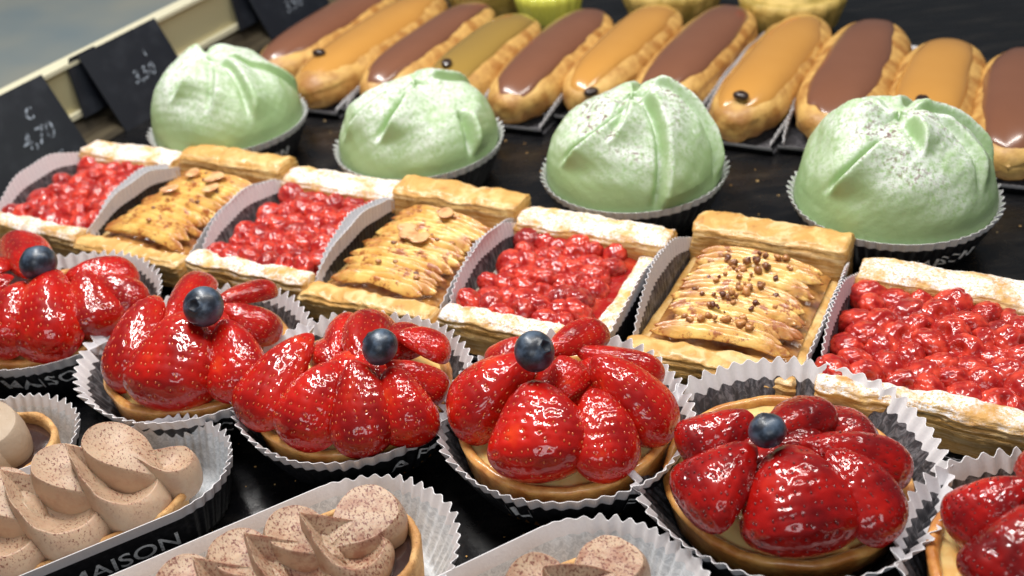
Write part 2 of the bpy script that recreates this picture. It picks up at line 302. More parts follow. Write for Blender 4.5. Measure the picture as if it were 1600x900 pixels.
def round_case(label, loc, rz, r0=.040, r1=.055, h=.030, N=56, amp=.0014, wob=.0016, seed=0, a=0., band=.23, texts=(), lining='paper_lining', group=None, name='baking_case'):
    t = thing(name, label, 'paper case', loc, rz, group)
    n = N*6; th, cx = stadium(n, a)
    if a:   # add the straight sides
        k = 26; quarter = n//4; up = [(math.pi/2, x) for x in np.linspace(a, -a, k)[1:-1]]; dn = [(3*math.pi/2, x) for x in np.linspace(-a, a, k)[1:-1]]
        L = [(q, c) for q, c in zip(th, cx)]; i1 = next(i for i, (q, c) in enumerate(L) if c < 0); i2 = next(i for i, (q, c) in enumerate(L) if i > i1 and c > 0)
        L = L[:i1]+up+L[i1:i2]+dn+L[i2:]; th = np.array([q for q, c in L]); cx = np.array([c for q, c in L])
    T = [0, .1, .3, .5, .68, 1-band, 1-band+.001, .92, 1.]
    rows = [np.stack([cx+r0*.5*np.cos(th), r0*.5*np.sin(th), 0*th+.0005], -1)] + [case_pts(th, cx, tt, r0, r1, h, N, amp, wob, seed, a) for tt in T]
    P = np.array(rows); b = MB(); b.grid(P, cap0=True, mif=lambda r, u: 1 if r >= 6 else 0)
    inner = P.copy(); ctr = np.stack([cx, 0*cx, 0*cx], -1)
    rad = inner - ctr; d = np.sqrt((rad[..., :2]**2).sum(-1, keepdims=True)); inner[..., :2] -= rad[..., :2]/d*.00035; inner[0:2, :, 2] += .0003
    b2 = MB(); b2.grid(inner, flip=True, cap0=True, mif=lambda r, u: 1 if r >= 6 else 0)
    b.grid(np.array([P[-1], inner[-1]]), mi=1)
    b.build('paper_wall', ['black_paper', 'white_paper'], t); b2.build('lining', [lining, 'white_paper'], t)
    for (s, size, ang, tm) in texts:
        v, f = text_mesh(s, size, 0, sub=.0011, bold=.00012); rm = r0+(r1-r0)*tm
        if a:    # along the straight front side; ang is the x offset, running onto the curved end
            x = v[:, 0]+ang; over = np.maximum(x-a, 0); thv = -math.pi/2+over/rm; cxx = np.minimum(x, a)
        else: thv = ang+v[:, 0]/rm; cxx = 0*thv
        slant = math.hypot(h, r1-r0); tv = tm+(v[:, 1]-size*.35)/slant
        Q = case_pts(thv % (2*math.pi), cxx, np.clip(tv, .02, 1), r0, r1, h, N, amp, wob, seed, a)
        Q[:, 0] += np.cos(thv)*.0010; Q[:, 1] += np.sin(thv)*.0010; Q[:, 2] -= .0002
        b = MB(); b.add(Q, f); b.build('lettering', ['letter_ink'], t)
    return t
def slice_case(label, loc, W=.039, L=.118, h=.036, flare=.006, seed=0, group=None, low=.008, name='baking_case', amp=.0006, n=150, rz=-AZ):
    """oblong case: two tall bowed side walls, low ends"""
    t = thing(name, label, 'paper case', loc, rz, group)
    bo = MB(); bi = MB()
    for sd in (-1, 1):
        s = np.linspace(0, 1, n); hh = low+(h-low)*np.sin(math.pi*s)**.62 + .0006*np.sin(s*23+seed)
        rows = []
        for tt in (0, .15, .4, .6, .72, .721, .88, 1.):
            pl = tri(s*34)*amp*(.3+tt)
            x = W-.004*(1-np.sin(math.pi*s)**.5) + (flare*np.sin(math.pi*s)**.8)*tt**1.5 + pl
            rows.append(np.stack([sd*x, (s-.5)*L, np.maximum(hh*tt, .0008)+pl*.4*tt], -1))
        P = np.array(rows); bo.grid(P, close_u=False, flip=(sd < 0), mif=lambda r, u: 1 if r >= 5 else 0)
        Q = P.copy(); Q[..., 0] -= sd*.00035; bi.grid(Q, close_u=False, flip=(sd > 0), mif=lambda r, u: 1 if r >= 5 else 0)
        bo.grid(np.array([P[-1], Q[-1]]), close_u=False, flip=(sd < 0), mi=1)
    w = W-.001
    bi.add([(-w, -L/2, .0008), (w, -L/2, .0008), (w, L/2, .0008), (-w, L/2, .0008)], [(0, 1, 2, 3)], 0)
    for y in (-L/2, L/2):    # low pleated ends
        s = np.linspace(-1, 1, 70); P = np.array([np.stack([s*w, y+np.sign(y)*(.004*tt+tri(s*14)*.0007*tt), .0008+low*tt+tri(s*14)*.0004*tt], -1) for tt in (0, .55, .56, 1)])
        bo.grid(P, close_u=False, flip=(y > 0), mif=lambda r, u: 1 if r >= 1 else 0); Q = P.copy(); Q[..., 1] -= np.sign(y)*.0004; bi.grid(Q, close_u=False, flip=(y < 0), mif=lambda r, u: 1 if r >= 1 else 0)
    bo.build('paper_wall', ['black_paper', 'white_paper'], t); bi.build('lining', ['paper_lining', 'white_paper'], t)
    return t

# ------------------------------------------------------------------ berries
def strawberry_mesh(seed, mat, seedmat):
    rs = np.random.default_rng(seed); nt, nf = 84, 96
    t = np.linspace(0, 1, nt); k0 = .30+rs.uniform(-.05, .05); pw = 1.75+rs.uniform(-.2, .35)
    def prof(t): return np.where(t < k0, np.sqrt(np.clip(1-(1-t/k0)**2, 0, 1)), np.clip(1-(np.clip(t-k0, 0, 1)/(1-k0))**pw, 0, 1)**.63)
    bend = rs.uniform(-.10, .10); g = rs.uniform(0, 6.28)
    def surf(t, f):
        r = .5*prof(t); r = r*(1+.05*np.cos(3*f+g)+.03*np.sin(2*f+5*t))
        y = r*np.cos(f)+bend*np.sin(math.pi*t); z = r*np.sin(f)
        z = np.where(z < 0, z*.16, z*1.10); x = t+.05*np.sin(f*2+g)*(.5-np.abs(t-.5))
        return np.stack([x, y, z], -1)
    tt, ff = np.meshgrid((1-np.cos(t*math.pi))/2, np.linspace(0, 2*math.pi, nf, endpoint=False), indexing='ij')
    P = surf(tt, ff)
    P = P*(1+.012*snoise(P, 9, seed)[..., None])
    # seeds on staggered rows of the skin side
    seeds = []
    rowi = 0
    for ts in np.arange(.06, .98, .094):
        rr = .5*float(prof(np.array(ts))); m_ = max(2, int(round(math.pi*rr*1.15/.112)))
        for j in range(m_):
            f = math.pi*((j+.5+(.5 if rowi % 2 else 0))/m_) + rs.uniform(-.11, .11)
            if -.1 < f < math.pi+.1: seeds.append((ts+rs.uniform(-.022, .022), f))
        rowi += 1
    flat = P.reshape(-1, 3); cen = np.array([surf(np.array(a), np.array(b)) for a, b in seeds])
    ax = np.stack([flat[:, 0]*0+.45, flat[:, 1]*0, flat[:, 2]*0], -1); nr = flat-ax; nr /= np.linalg.norm(nr, axis=1, keepdims=True)
    dm = np.zeros(len(flat))
    for c in cen: d2 = ((flat-c)**2).sum(1); dm += np.exp(-d2/(2*.017**2))-.10*np.exp(-d2/(2*.034**2))
    flat = flat - nr*(dm*.018)[:, None]; P = flat.reshape(P.shape)
    b = MB(); b.grid(P, flip=True, cap0=True, cap1=True)
    iv, if_ = ICO[1]
    for c in cen:
        nn = c-np.array([.45, 0, 0]); nn /= np.linalg.norm(nn); u = np.array([1, 0, 0])-nn*nn[0]; u /= np.linalg.norm(u); v = np.cross(nn, u)
        b.add(c - nn*.008 + iv[:, :1]*u*.016+iv[:, 1:2]*v*.0095+iv[:, 2:]*nn*.009, if_, 1)
    return mesh('strawberry', b.v, b.f, [mat, seedmat], b.mi)
SB_L = [strawberry_mesh(i, 'strawberry_flesh', 'seed_gold') for i in range(6)]
SB_D = [strawberry_mesh(20+i, 'dark_strawberry_flesh', 'seed_dark') for i in range(5)]
def put_strawberry(parent, centre, base, tip, wpx, i, dark, twist=0., thick=.56):
    """base, tip world points; oriented so the skin side faces up and out"""
    B, T = Vector(base), Vector(tip); ax = T-B; L = ax.length; ax.normalize()
    mid = (B+T)/2; outw = Vector((mid.x-centre.x, mid.y-centre.y, 0)); toc = (Vector((0, 0, CAM_H))-mid).normalized()
    n = Vector((0, 0, 1))*.9 + (outw.normalized()*.45 if outw.length > .004 else Vector()) + toc*.35
    n = (n-ax*n.dot(ax)).normalized(); y = n.cross(ax)
    n = Matrix.Rotation(twist+(.42*math.sin(i*2.4+L*900)), 3, ax) @ n; y = n.cross(ax)
    L *= 1.04; Wm = 1.10*wpx/ppm(mid); Tm = Wm*thick*1.5
    m3 = Matrix((ax*L, y*Wm, n*Tm)).transposed().to_4x4(); m3.translation = B - n*Tm*.12
    me = (SB_D if dark else SB_L)[i % (5 if dark else 6)]
    o = bpy.data.objects.new('strawberry', me); COL.objects.link(o); o.parent = parent
    # bake scale/rotation relative to parent
    pm = Matrix.Translation(parent.location) @ Matrix.Rotation(parent.rotation_euler.z, 4, 'Z'); loc = pm.inverted() @ m3
    o.matrix_local = loc; return o
def sb_blueberry():
    v, f = ICO[5]; v = v.copy(); z = v[:, 2]; rho = np.hypot(v[:, 0], v[:, 1]); th = np.arctan2(v[:, 1], v[:, 0]); up = z > 0
    v = v*np.array([1, 1, .90]); dent = np.where(up, -.16*np.exp(-(rho/.20)**4), 0); star = .30+.035*np.cos(5*th)
    rim = np.where(up, .07*np.exp(-((rho-star)/.05)**2), 0); v[:, 2] += dent+rim
    v += .01*snoise(v, 3, 2)[:, None]*v
    fi = [1 if all(rho[i] < .29 and up[i] for i in q) else 0 for q in f]
    return mesh('blueberry', v, f, ['blueberry_skin', 'blueberry_crown'], fi)
BLUE = sb_blueberry()
def put_blueberry(parent, px, py, rpx, z, axis):
    p = at(px, py, z); r = rpx/ppm(p); o = bpy.data.objects.new('blueberry', BLUE); COL.objects.link(o); o.parent = parent
    pm = Matrix.Translation(parent.location) @ Matrix.Rotation(parent.rotation_euler.z, 4, 'Z')
    q = Vector(axis).to_track_quat('Z', 'Y').to_matrix().to_4x4()
    o.matrix_local = pm.inverted() @ (Matrix.Translation(p) @ q @ Matrix.Diagonal((r, r, r, 1))); return o

# ------------------------------------------------------------------ strawberry tarts
def lathe(prof, n=120, seed=0, amt=.0, a=0., frq=90):
    th, cx = stadium(n, a)
    if a:
        k = 18; L = list(zip(th, cx)); i1 = next(i for i, (q, c) in enumerate(L) if c < 0); i2 = next(i for i, (q, c) in enumerate(L) if i > i1 and c > 0)
        L = L[:i1]+[(math.pi/2, x) for x in np.linspace(a, -a, k)[1:-1]]+L[i1:i2]+[(3*math.pi/2, x) for x in np.linspace(-a, a, k)[1:-1]]+L[i2:]
        th = np.array([q for q, c in L]); cx = np.array([c for q, c in L])
    P = np.array([np.stack([cx+r*np.cos(th), r*np.sin(th), 0*th+z], -1) for r, z in prof])
    if amt:
        d = fbm(P, frq, seed)*amt; rad = np.stack([np.cos(th), np.sin(th), 0*th], -1)[None]
        P = P+rad*d[..., None]; P[..., 2] += fbm(P, frq*.8, seed+2)*amt*.7
    return P
def tart(label, C, r, berries, blue, dark, seed, height=.027):
    t = thing('strawberry_tart', label, 'tart', (C.x, C.y, 0), seed*.7, 'strawberry tarts in the front row')
    z1 = height
    pr = [(r-.007, .0025), (r-.004, .004), (r-.0022, .012), (r-.0005, z1-.003), (r, z1-.001), (r-.0008, z1), (r-.0022, z1+.0006), (r-.0036, z1), (r-.0044, z1-.0012), (r-.005, z1-.006)]
    b = MB(); b.grid(lathe(pr, 140, seed, .0006), cap0=True); b.build('tart_shell', ['tart_pastry'], t)
    pr = [(r-.0038, z1-.003), (r-.008, z1-.0022), (r*.6, z1+.0005), (r*.3, z1+.002), (.002, z1+.002)]
    b = MB(); b.grid(lathe(pr, 100, seed+4, .0005), cap1=True); b.build('custard', ['custard'], t)
    for i, (bp, bz, tp, tz, wpx, tw) in enumerate(berries):
        put_strawberry(t, C, at(*bp, bz), at(*tp, tz), wpx, seed+i, dark, tw)
    if blue: put_blueberry(t, *blue)
    return t
def rimc(X, D): return row(X, D)
G_SC = 'round black and white paper cases under the strawberry tarts'
TC = {0: rimc(-.4509, .2985), 1: rimc(-.3500, .2950), 2: rimc(-.2617, .3000), 3: rimc(-.1624, .3142), 4: rimc(-.0687, .3192)}
TC[5] = at(1672, 880, .03); TC[5].z = 0
zb, zt = .032, .054
tart('strawberry tart cut by the left edge of the photo, blueberry at its back', TC[0], .045, [
    ((220, 435), .036, (105, 428), .050, 66, -.2), ((232, 480), .034, (130, 440), .048, 60, 0), ((25, 375), .038, (45, 425), .050, 70, 0),
    ((168, 522), .030, (125, 422), .052, 84, .1), ((82, 562), .030, (78, 420), .056, 105, 0), ((0, 560), .030, (30, 440), .054, 95, 0), ((-60, 500), .030, (10, 430), .052, 90, 0), ((-50, 430), .034, (5, 415), .050, 80, 0)],
    (60, 411, 29, .060, (-.6, .5, .6)), False, 0)
tart('second strawberry tart from the left, blueberry crown facing the camera', TC[1], .045, [
    ((325, 560), .036, (318, 470), .046, 105, 0),
    ((316, 432), .040, (262, 500), .052, 60, 0), ((428, 450), .040, (335, 470), .052, 54, 0), ((442, 522), .034, (345, 478), .052, 62, -.2),
    ((186, 610), .030, (236, 462), .050, 95, -.2), ((372, 628), .030, (352, 500), .054, 88, 0), ((250, 640), .030, (292, 488), .056, 132, 0)],
    (318, 479, 32, .064, (-.25, -.75, .62)), False, 1)
tart('third strawberry tart from the left, eight glossy halves around a matt blueberry', TC[2], .046, [
    ((500, 590), .036, (560, 530), .044, 90, 0), ((640, 520), .038, (590, 560), .044, 80, 0),
    ((570, 640), .036, (575, 540), .046, 110, 0),
    ((546, 492), .044, (520, 566), .046, 54, 0), ((592, 496), .042, (565, 562), .052, 78, 0), ((705, 556), .038, (622, 520), .052, 60, .2), ((702, 612), .034, (610, 566), .054, 60, -.1),
    ((388, 668), .030, (478, 520), .052, 100, -.1), ((664, 694), .030, (612, 574), .054, 90, .1), ((455, 700), .030, (520, 566), .054, 112, -.1), ((571, 716), .030, (556, 566), .058, 98, 0)],
    (594, 542, 30, .063, (-.75, .25, .6)), False, 2)
tart('fourth strawberry tart from the left, its blueberry perched high at the back', TC[3], .046, [
    ((800, 600), .036, (860, 540), .044, 90, 0), ((990, 600), .036, (900, 570), .044, 90, 0),
    ((880, 660), .036, (868, 560), .044, 110, 0),
    ((762, 578), .038, (812, 530), .052, 60, 0), ((948, 512), .046, (860, 548), .054, 54, 0), ((1040, 588), .036, (905, 545), .050, 62, 0), ((905, 622), .040, (878, 558), .056, 78, 0),
    ((712, 682), .030, (826, 556), .054, 108, -.1), ((1048, 690), .030, (930, 560), .056, 92, -.2), ((838, 754), .030, (838, 596), .056, 150, 0), ((952, 754), .030, (932, 608), .052, 100, .1)],
    (835, 549, 33, .066, (.55, -.45, .55)), False, 3)
tart('largest strawberry tart, dark red halves with dark seeds, near the right front', TC[4], .0485, [
    ((1120, 760), .032, (1215, 670), .042, 90, 0), ((1375, 690), .032, (1235, 665), .040, 90, 0),
    ((1170, 800), .032, (1215, 690), .046, 90, 0), ((1345, 790), .032, (1265, 700), .046, 90, 0),
    ((1235, 735), .036, (1235, 655), .044, 120, 0),
    ((1290, 640), .040, (1205, 672), .050, 84, 0), ((1062, 712), .034, (1170, 648), .050, 100, 0), ((1428, 732), .034, (1262, 690), .050, 88, -.1),
    ((1066, 800), .030, (1168, 694), .054, 136, -.1), ((1396, 848), .030, (1305, 702), .052, 112, .15), ((1262, 872), .030, (1232, 697), .056, 172, 0)],
    (1199, 673, 30, .061, (-.3, .4, .8)), True, 4, height=.0215)
tart('strawberry tart cut by the right edge of the photo', TC[5], .046, [
    ((1622, 712), .038, (1660, 780), .050, 90, 0), ((1720, 735), .038, (1680, 780), .050, 80, 0), ((1785, 880), .032, (1690, 800), .052, 110, 0),
    ((1484, 838), .030, (1600, 752), .054, 105, -.1), ((1535, 935), .030, (1625, 790), .056, 140, 0), ((1680, 980), .030, (1670, 810), .056, 130, 0)],
    (1655, 775, 32, .062, (.2, -.4, .8)), True, 6)
round_case('paper case under the tart at the left edge, the word MAIS on its wall', TC[0], 0, seed=1, texts=[('MAISON', .0125, R(-80), .56)], group=G_SC)
round_case('paper case under the second strawberry tart from the left, letters ICO on its wall', TC[1], 0, seed=2.2, texts=[('NICOT', .0125, R(-66), .56)], group=G_SC, r1=.056)
round_case('paper case under the third strawberry tart from the left, letters FAB on its wall', TC[2], 0, seed=3.1, texts=[('A FAB', .0125, R(-50), .56)], group=G_SC)
round_case('paper case under the fourth strawberry tart from the left, letters IN and F', TC[3], 0, seed=4.4, texts=[('IN', .0125, R(-118), .56), ('F', .0125, R(-66), .56)], group=G_SC)
round_case('wide flared paper case around the largest strawberry tart', TC[4], 0, seed=5.2, r0=.043, r1=.0620, h=.0285, group=G_SC)
round_case('paper case under the strawberry tart at the right edge', TC[5], 0, seed=.4, r1=.057, group=G_SC)

# ------------------------------------------------------------------ green marzipan cakes
def dome(label, C, folds, seed, H=.060, Rr=.052, knot=(0, 0)):
    t = thing('marzipan_cake', label, 'cake', (C.x, C.y, 0), 0, 'green marzipan domes in the third row')
    nv, nu = 110, 260; v = np.linspace(0, 1, nv)[:, None]; th = np.linspace(0, 2*math.pi, nu, endpoint=False)[None]
    a = v*math.pi/2
    r = Rr*np.sin(a)**1.02*np.ones_like(th); z = (H-.0045)*np.cos(a)**1.0*np.ones_like(th)
    z = z*(1-.05*np.cos(2*th+seed)); disp = np.zeros((nv, nu)); vv = v*np.ones_like(th); tt = th*np.ones_like(v)
    for (a0, tw, A, wd, v0, v1) in folds:
        cen = R(a0)+tw*(1-vv)**1.2; d = (tt-cen+math.pi) % (2*math.pi)-math.pi; d = d*np.maximum(np.sin(vv*math.pi/2), .25)
        env = np.clip((vv-v0)/.12, 0, 1)*np.clip((v1-vv)/.2, 0, 1); env = env*env*(3-2*env)
        prf = np.where(d > 0, np.exp(-(d/wd)**1.2), 1/(1+np.exp(-(d+.030)/.009))); disp += A*env*prf
        disp -= A*.7*env*np.exp(-((d+.075)/.045)**2)
    X = r*np.cos(th); Y = r*np.sin(th); P = np.stack([X, Y, z], -1)
    disp += (.0022*fbm(P, 42, seed)+.0042*snoise(P, 30, seed+1))*np.clip(1.15-vv, 0, 1); gth = np.abs(np.sin(3.5*tt+seed+2.6*(1-vv)))**.6-.5; disp += .0020*gth*(1+.5*math.sin(seed*3))*np.exp(-((vv-.16)/.13)**2); disp *= np.clip((1.02-vv)/.14, .12, 1)
    nrm = P/np.array([Rr**2, Rr**2, H**2]); nrm /= np.linalg.norm(nrm, axis=-1, keepdims=True)
    P = P+nrm*disp[..., None]; P[..., 2] += .0265; P[..., :2] += (np.array(knot)*((1-vv)**2)[..., None])
    skirt = [P]; last = P[-1]; ex = []
    for k, (s, dz) in enumerate(((.97, -.004), (.91, -.012), (.84, -.019), (.78, -.0235))):
        q = last.copy(); q[:, :2] *= s; q[:, 2] += dz; ex.append(q)
    P = np.concatenate([P, np.array(ex)], 0)
    b = MB(); b.grid(P[1:], flip=True, cap0=True, cap1=True); b.build('marzipan_cover', ['marzipan' if seed < 3 else 'cocoa_flecked_marzipan'], t); return t
G_D = 'paper cases under the green cakes'
DC = [row(-.5155, .5230), row(-.3638, .5318), row(-.2157, .5345), row(-.0687, .5469)]
# folds: angle (deg, 0 = +x, -90 = towards camera), twist, amplitude, width, from v, to v
dome('farthest left green marzipan cake, thick white sugar, beside the price tag', DC[0], [(-150, 1.2, .0065, .22, .10, .60), (-60, .5, .0048, .18, .12, .8), (-100, .8, .003, .2, .2, .7), (20, -.6, .004, .3, .1, .9), (100, .5, .004, .3, .1, .9)], 1, H=.055, knot=(-.004, .0))
dome('second green marzipan cake from the left, low and wide with a small dimple in front', DC[1], [(-130, .9, .0075, .22, .10, .70), (-165, .9, .0040, .2, .2, .8), (-48, .5, .0070, .22, .48, .95), (50, -.6, .004, .3, .1, .9), (170, .6, .0035, .3, .1, .7)], 2, H=.0475, knot=(.002, .0))
dome('third green marzipan cake from the left, one fold sweeping from its peak to the front', DC[2], [(-165, 1.3, .0068, .22, .08, .80), (-140, 1.0, .0045, .18, .12, .55), (-82, .55, .0060, .26, .10, 1.25), (-35, .9, .0045, .25, .1, 1.0), (60, .5, .004, .3, .1, .9)], 3, H=.0575, knot=(0, .0))
dome('rightmost green marzipan cake, largest, cocoa flecks over the sugar', DC[3], [(-160, .9, .0078, .22, .25, .80), (-115, .9, .0066, .20, .06, .45), (-60, 1.0, .0035, .20, .2, .8), (-20, .8, .0058, .25, .08, .8), (40, .7, .0045, .3, .1, .9), (130, .6, .004, .3, .1, .9)], 4, H=.0555, Rr=.053, knot=(-.002, .0))
for i, (lb, tx) in enumerate((('paper case under the farthest left green cake, letters along its right side', [('MAISON', .0105, R(-55), .45)]), ('paper case under the second green cake from the left', []), ('paper case under the third green cake from the left', []), ('paper case under the rightmost green cake, faint letters at its front', [('MAISON', .0105, R(-80), .45)]))):
    round_case(lb, DC[i], 0, seed=7+i*1.3, r0=.0425, r1=.0548 if i < 3 else .0556, h=.028, band=.19, texts=tx, group=G_D, wob=.0005)

# ------------------------------------------------------------------ slices
def rasp_mesh(seed, hole):
    rs = np.random.default_rng(100+seed); v, f = ICO[5]; v = v.copy(); n = 46; i = np.arange(n)+.5
    ph = np.arccos(1-2*i/n); th = math.pi*(1+5**.5)*i; c = np.stack([np.cos(th)*np.sin(ph), np.sin(th)*np.sin(ph), np.cos(ph)], -1); c += rs.normal(size=c.shape)*.06; c /= np.linalg.norm(c, axis=1, keepdims=True)
    d = np.max(v @ c.T, axis=1); h = np.sqrt(np.clip(1-((np.arccos(np.clip(d, -1, 1)))/.30)**2, 0, 1)); v2 = v*(.93+.08*h[:, None])
    if hole: rho = np.hypot(v[:, 0], v[:, 1]); v2[:, 2] -= np.where(v[:, 2] > 0, .45*np.exp(-(rho/.30)**3), 0)
    v2 *= np.array([1.0, .90+rs.uniform(-.08, .08), .86]); v2 += .028*snoise(v2, 1.1, seed, 3)[:, None]*v
    return mesh('raspberry', v2, f, ['raspberry_flesh'])
RASP = [rasp_mesh(i, i in (1, 4)) for i in range(7)]
def roll_mesh(W, rad, hgt, seed, frq=110, layers=True):
    """pastry rim bar along x: flattened cross-section with flaky layers"""
    nx, nf = 90, 56; x = np.linspace(-1, 1, nx)[:, None]; f = np.linspace(0, 2*math.pi, nf, endpoint=False)[None]
    sq = lambda c, p: np.sign(c)*np.abs(c)**p
    e = np.clip(1-np.abs(x)**28, .0, 1)**.5*.10+.90; Y = rad*sq(np.cos(f), .62)*e; Z = hgt*sq(np.sin(f), .55)*e; X = x*W*np.ones_like(f)
    P = np.stack([X, Y, Z], -1)
    if layers:
        lay = np.sin(P[..., 2]*2300+2.2*snoise(P*np.array([.35, 1, 1]), 60, seed)) ; side = np.clip(np.abs(np.cos(f))*1.4-.3, 0, 1)
        P[..., 1] += np.sign(np.cos(f))*lay*side*.00065
    d = fbm(P, frq, seed); P[..., 2] += d*.0011; P[..., 1] += fbm(P, frq*.8, seed+1)*.0009; P[..., 0] += np.sign(X)*(np.abs(x) > .97)*fbm(P, 260, seed)*.0009
    return P
def slice_base(t, pastry, seed, W, L, back_h, front_h, fmat):
    b = MB(); P = roll_mesh(W, L/2-.002, .007, seed+3); P[..., 2] += .0085; b.grid(P, cap0=True, cap1=True); b.build('pastry_base', [pastry], t)
    for nm, y, rad, h, zc in (('back_rim', L/2-.0125, .0125, back_h, .0035+back_h), ('front_rim', -L/2+.0075, .0080, front_h, .0030+front_h)):
        b = MB(); P = roll_mesh(W+.001, rad, h, seed+len(nm)); P[..., 1] += y; P[..., 2] += zc; b.grid(P, cap0=True, cap1=True); b.build('pastry_rim', [pastry], t)
    # filling sheet
    nx, ny = 60, 80; x = np.linspace(-1, 1, nx)[None]; y = np.linspace(0, 1, ny)[:, None]
    X = x*(W-.005)+0*y; Y = -L/2+.013+(L-.034)*y+0*x; Z = .0195-.003*np.abs(x)**6+0*y; P = np.stack([X, Y, Z], -1); P[..., 2] += fbm(P, 110, seed)*.0009
    b = MB(); b.grid(P, close_u=False); b.build('filling', [fmat], t)
def rasp_slice(label, X, D, seed, W=.0395, L=.120, x0=-.030, x1=.031):
    t = thing('raspberry_slice', label, 'pastry slice', row(X, D, .0012), -AZ, 'raspberry puff pastry slices')
    slice_base(t, 'sugared_puff_pastry', seed, W, L, .0135, .0115, 'red_jelly')
    if seed == 5:
        b = MB(); P = roll_mesh(L/2-.012, .0060, .0105, seed+9)[..., [1, 0, 2]]; P[..., 0] += W-.0062; P[..., 2] += .0125; b.grid(P, flip=True, cap0=True, cap1=True); b.build('pastry_rim', ['sugared_puff_pastry'], t)
    rs = random.Random(seed); nx = 6; ny = 7
    for j in range(ny):
        for i in range(nx):
            x = x0+(x1-x0)*(i+.5*(j % 2)-.05)/(nx-.6)+rs.uniform(-.0016, .0016); y = -L/2+.0185+(L-.045)*j/(ny-1)+rs.uniform(-.0018, .0018)
            r = rs.uniform(.0080, .0100)*(1.14 if seed == 7 else 1); o = bpy.data.objects.new('raspberry', rs.choice(RASP)); COL.objects.link(o); o.parent = t
            o.location = (x, y, .0195+rs.uniform(-.0012, .0018)); o.rotation_euler = (rs.uniform(-.9, .9), rs.uniform(-.9, .9), rs.uniform(0, 6.28)); o.scale = (r*rs.uniform(.95, 1.05), r, r*.84)
    return t
def apple_slice(label, X, D, seed, nuts, W=.0395, L=.122):
    t = thing('apple_slice_pastry', label, 'pastry slice', row(X, D, .0012), -AZ, 'apple puff pastry slices')
    slice_base(t, 'puff_pastry', seed, W, L, .0150, .0095, 'caramel')
    rs = random.Random(seed); n = 30
    for j in range(n):
        y0 = L/2-.031-(L-.050)*j/(n-1)+rs.uniform(-.001, .001); wd = rs.uniform(.026, .0335); xs = rs.uniform(-.003, .003); sk = rs.uniform(-.09, .09); nx, nc = 46, 14
        x = np.linspace(-1, 1, nx)[:, None]; c = np.linspace(0, 2*math.pi, nc, endpoint=False)[None]
        arch = np.clip(1-np.abs(x)**9, 0, 1)*(1+.22*np.sin(x*rs.uniform(2, 5)+rs.uniform(0, 6))); hh = (.0031*arch+.0003); th_ = .00055
        Yc = np.cos(c)*th_ + np.sin(c)*hh*.62; Zc = np.sin(c)*hh*.58 - np.cos(c)*th_*.6
        xx = x*wd+xs+0*c; yy = y0+sk*x*wd+rs.uniform(-.0045, .001)*x**2+Yc; zz = .0220+.0042*(1-((xx)/.034)**2)+Zc+rs.uniform(-.0005, .0007)
        P = np.stack([xx, yy, zz], -1); P[..., 2] += fbm(P, 130, seed*3+j)*.0006; P[..., 1] += fbm(P*np.array([1, .2, .2]), 130, seed+j)*.0006
        b = MB(); b.grid(P, cap0=True, cap1=True); b.build('apple_piece', ['apple_flesh'], t)
    b = MB(); iv, if_ = ICO[2]
    if nuts:
        for _ in range(90):
            p = np.array([rs.gauss(0, .016), rs.uniform(-L/2+.024, L/2-.032), .0295+rs.uniform(0, .0012)]); p[2] -= 12*p[0]**2
            r = rs.uniform(.0006, .0020); q = iv*np.array([r*rs.uniform(.8, 1.6), r, r*.8]); q = np.sign(q)*np.abs(q/r)**.6*r*(1+.25*snoise(q, 900, _)[:, None]); b.add(q @ np.linalg.qr(np.random.default_rng(_).normal(size=(3, 3)))[0]+p, if_)
        b.build('chopped_nuts', ['toasted_nut'], t)
        for k in range(7):
            b = MB(); r = rs.uniform(.004, .006); q = iv*np.array([r*1.2, r*.8, .0009]); q = q*(1+.15*snoise(q, 400, k)[:, None]); b.add(q+np.array([rs.uniform(-.022, .02), L/2-.034+rs.uniform(-.006, .003), .0250]), if_); b.build('browned_flake', ['toasted_nut'], t)
    else:
        for _ in range(18):
            p = np.array([rs.gauss(0, .014), rs.uniform(-L/2+.026, L/2-.032), .0290+rs.uniform(0, .001)]); p[2] -= 10*p[0]**2; r = rs.uniform(.0007, .0016); q = iv*np.array([r*1.3, r, r*.6]); b.add(q+p, if_)
        b.build('browned_flakes', ['toasted_nut'], t)
        for k in range(5):
            b = MB(); a = rs.uniform(0, 6.28); q = iv*np.array([.0062, .0046, .0007]); q[:, 2] += 18*q[:, 0]**2; q = q @ np.array([[math.cos(a), math.sin(a), 0], [-math.sin(a), math.cos(a), 0], [0, 0, 1]]); b.add(q+np.array([rs.uniform(-.015, .015), rs.uniform(-.02, L/2-.036), .0305]), if_); b.build('almond_flake', ['almond'], t)
    return t
DCN = .4225
rasp_slice('raspberry slice farthest to the left, beside the black price tag', -.5450, .416, 1, L=.112)
apple_slice('apple slice farthest to the left, between two raspberry slices', -.4655, .4215, 2, False)
rasp_slice('sugared raspberry slice second from the left, in front of the second green cake', -.3790, .4210, 3, L=.115)
apple_slice('apple slice in the middle with pale almond flakes', -.2990, .4220, 4, False)
rasp_slice('raspberry slice third from the left with bare pastry on its right side', -.2110, .4190, 5, L=.112, x0=-.034, x1=.020, W=.0430)
apple_slice('apple slice on the right topped with chopped browned nuts', -.1185, .4330, 6, True)
rasp_slice('raspberry slice at the right edge with large glossy berries and thick sugar', -.0270, .4240, 7, L=.108, W=.0420, x0=-.036, x1=.036)
G_PC = 'oblong paper cases around the puff pastry slices'
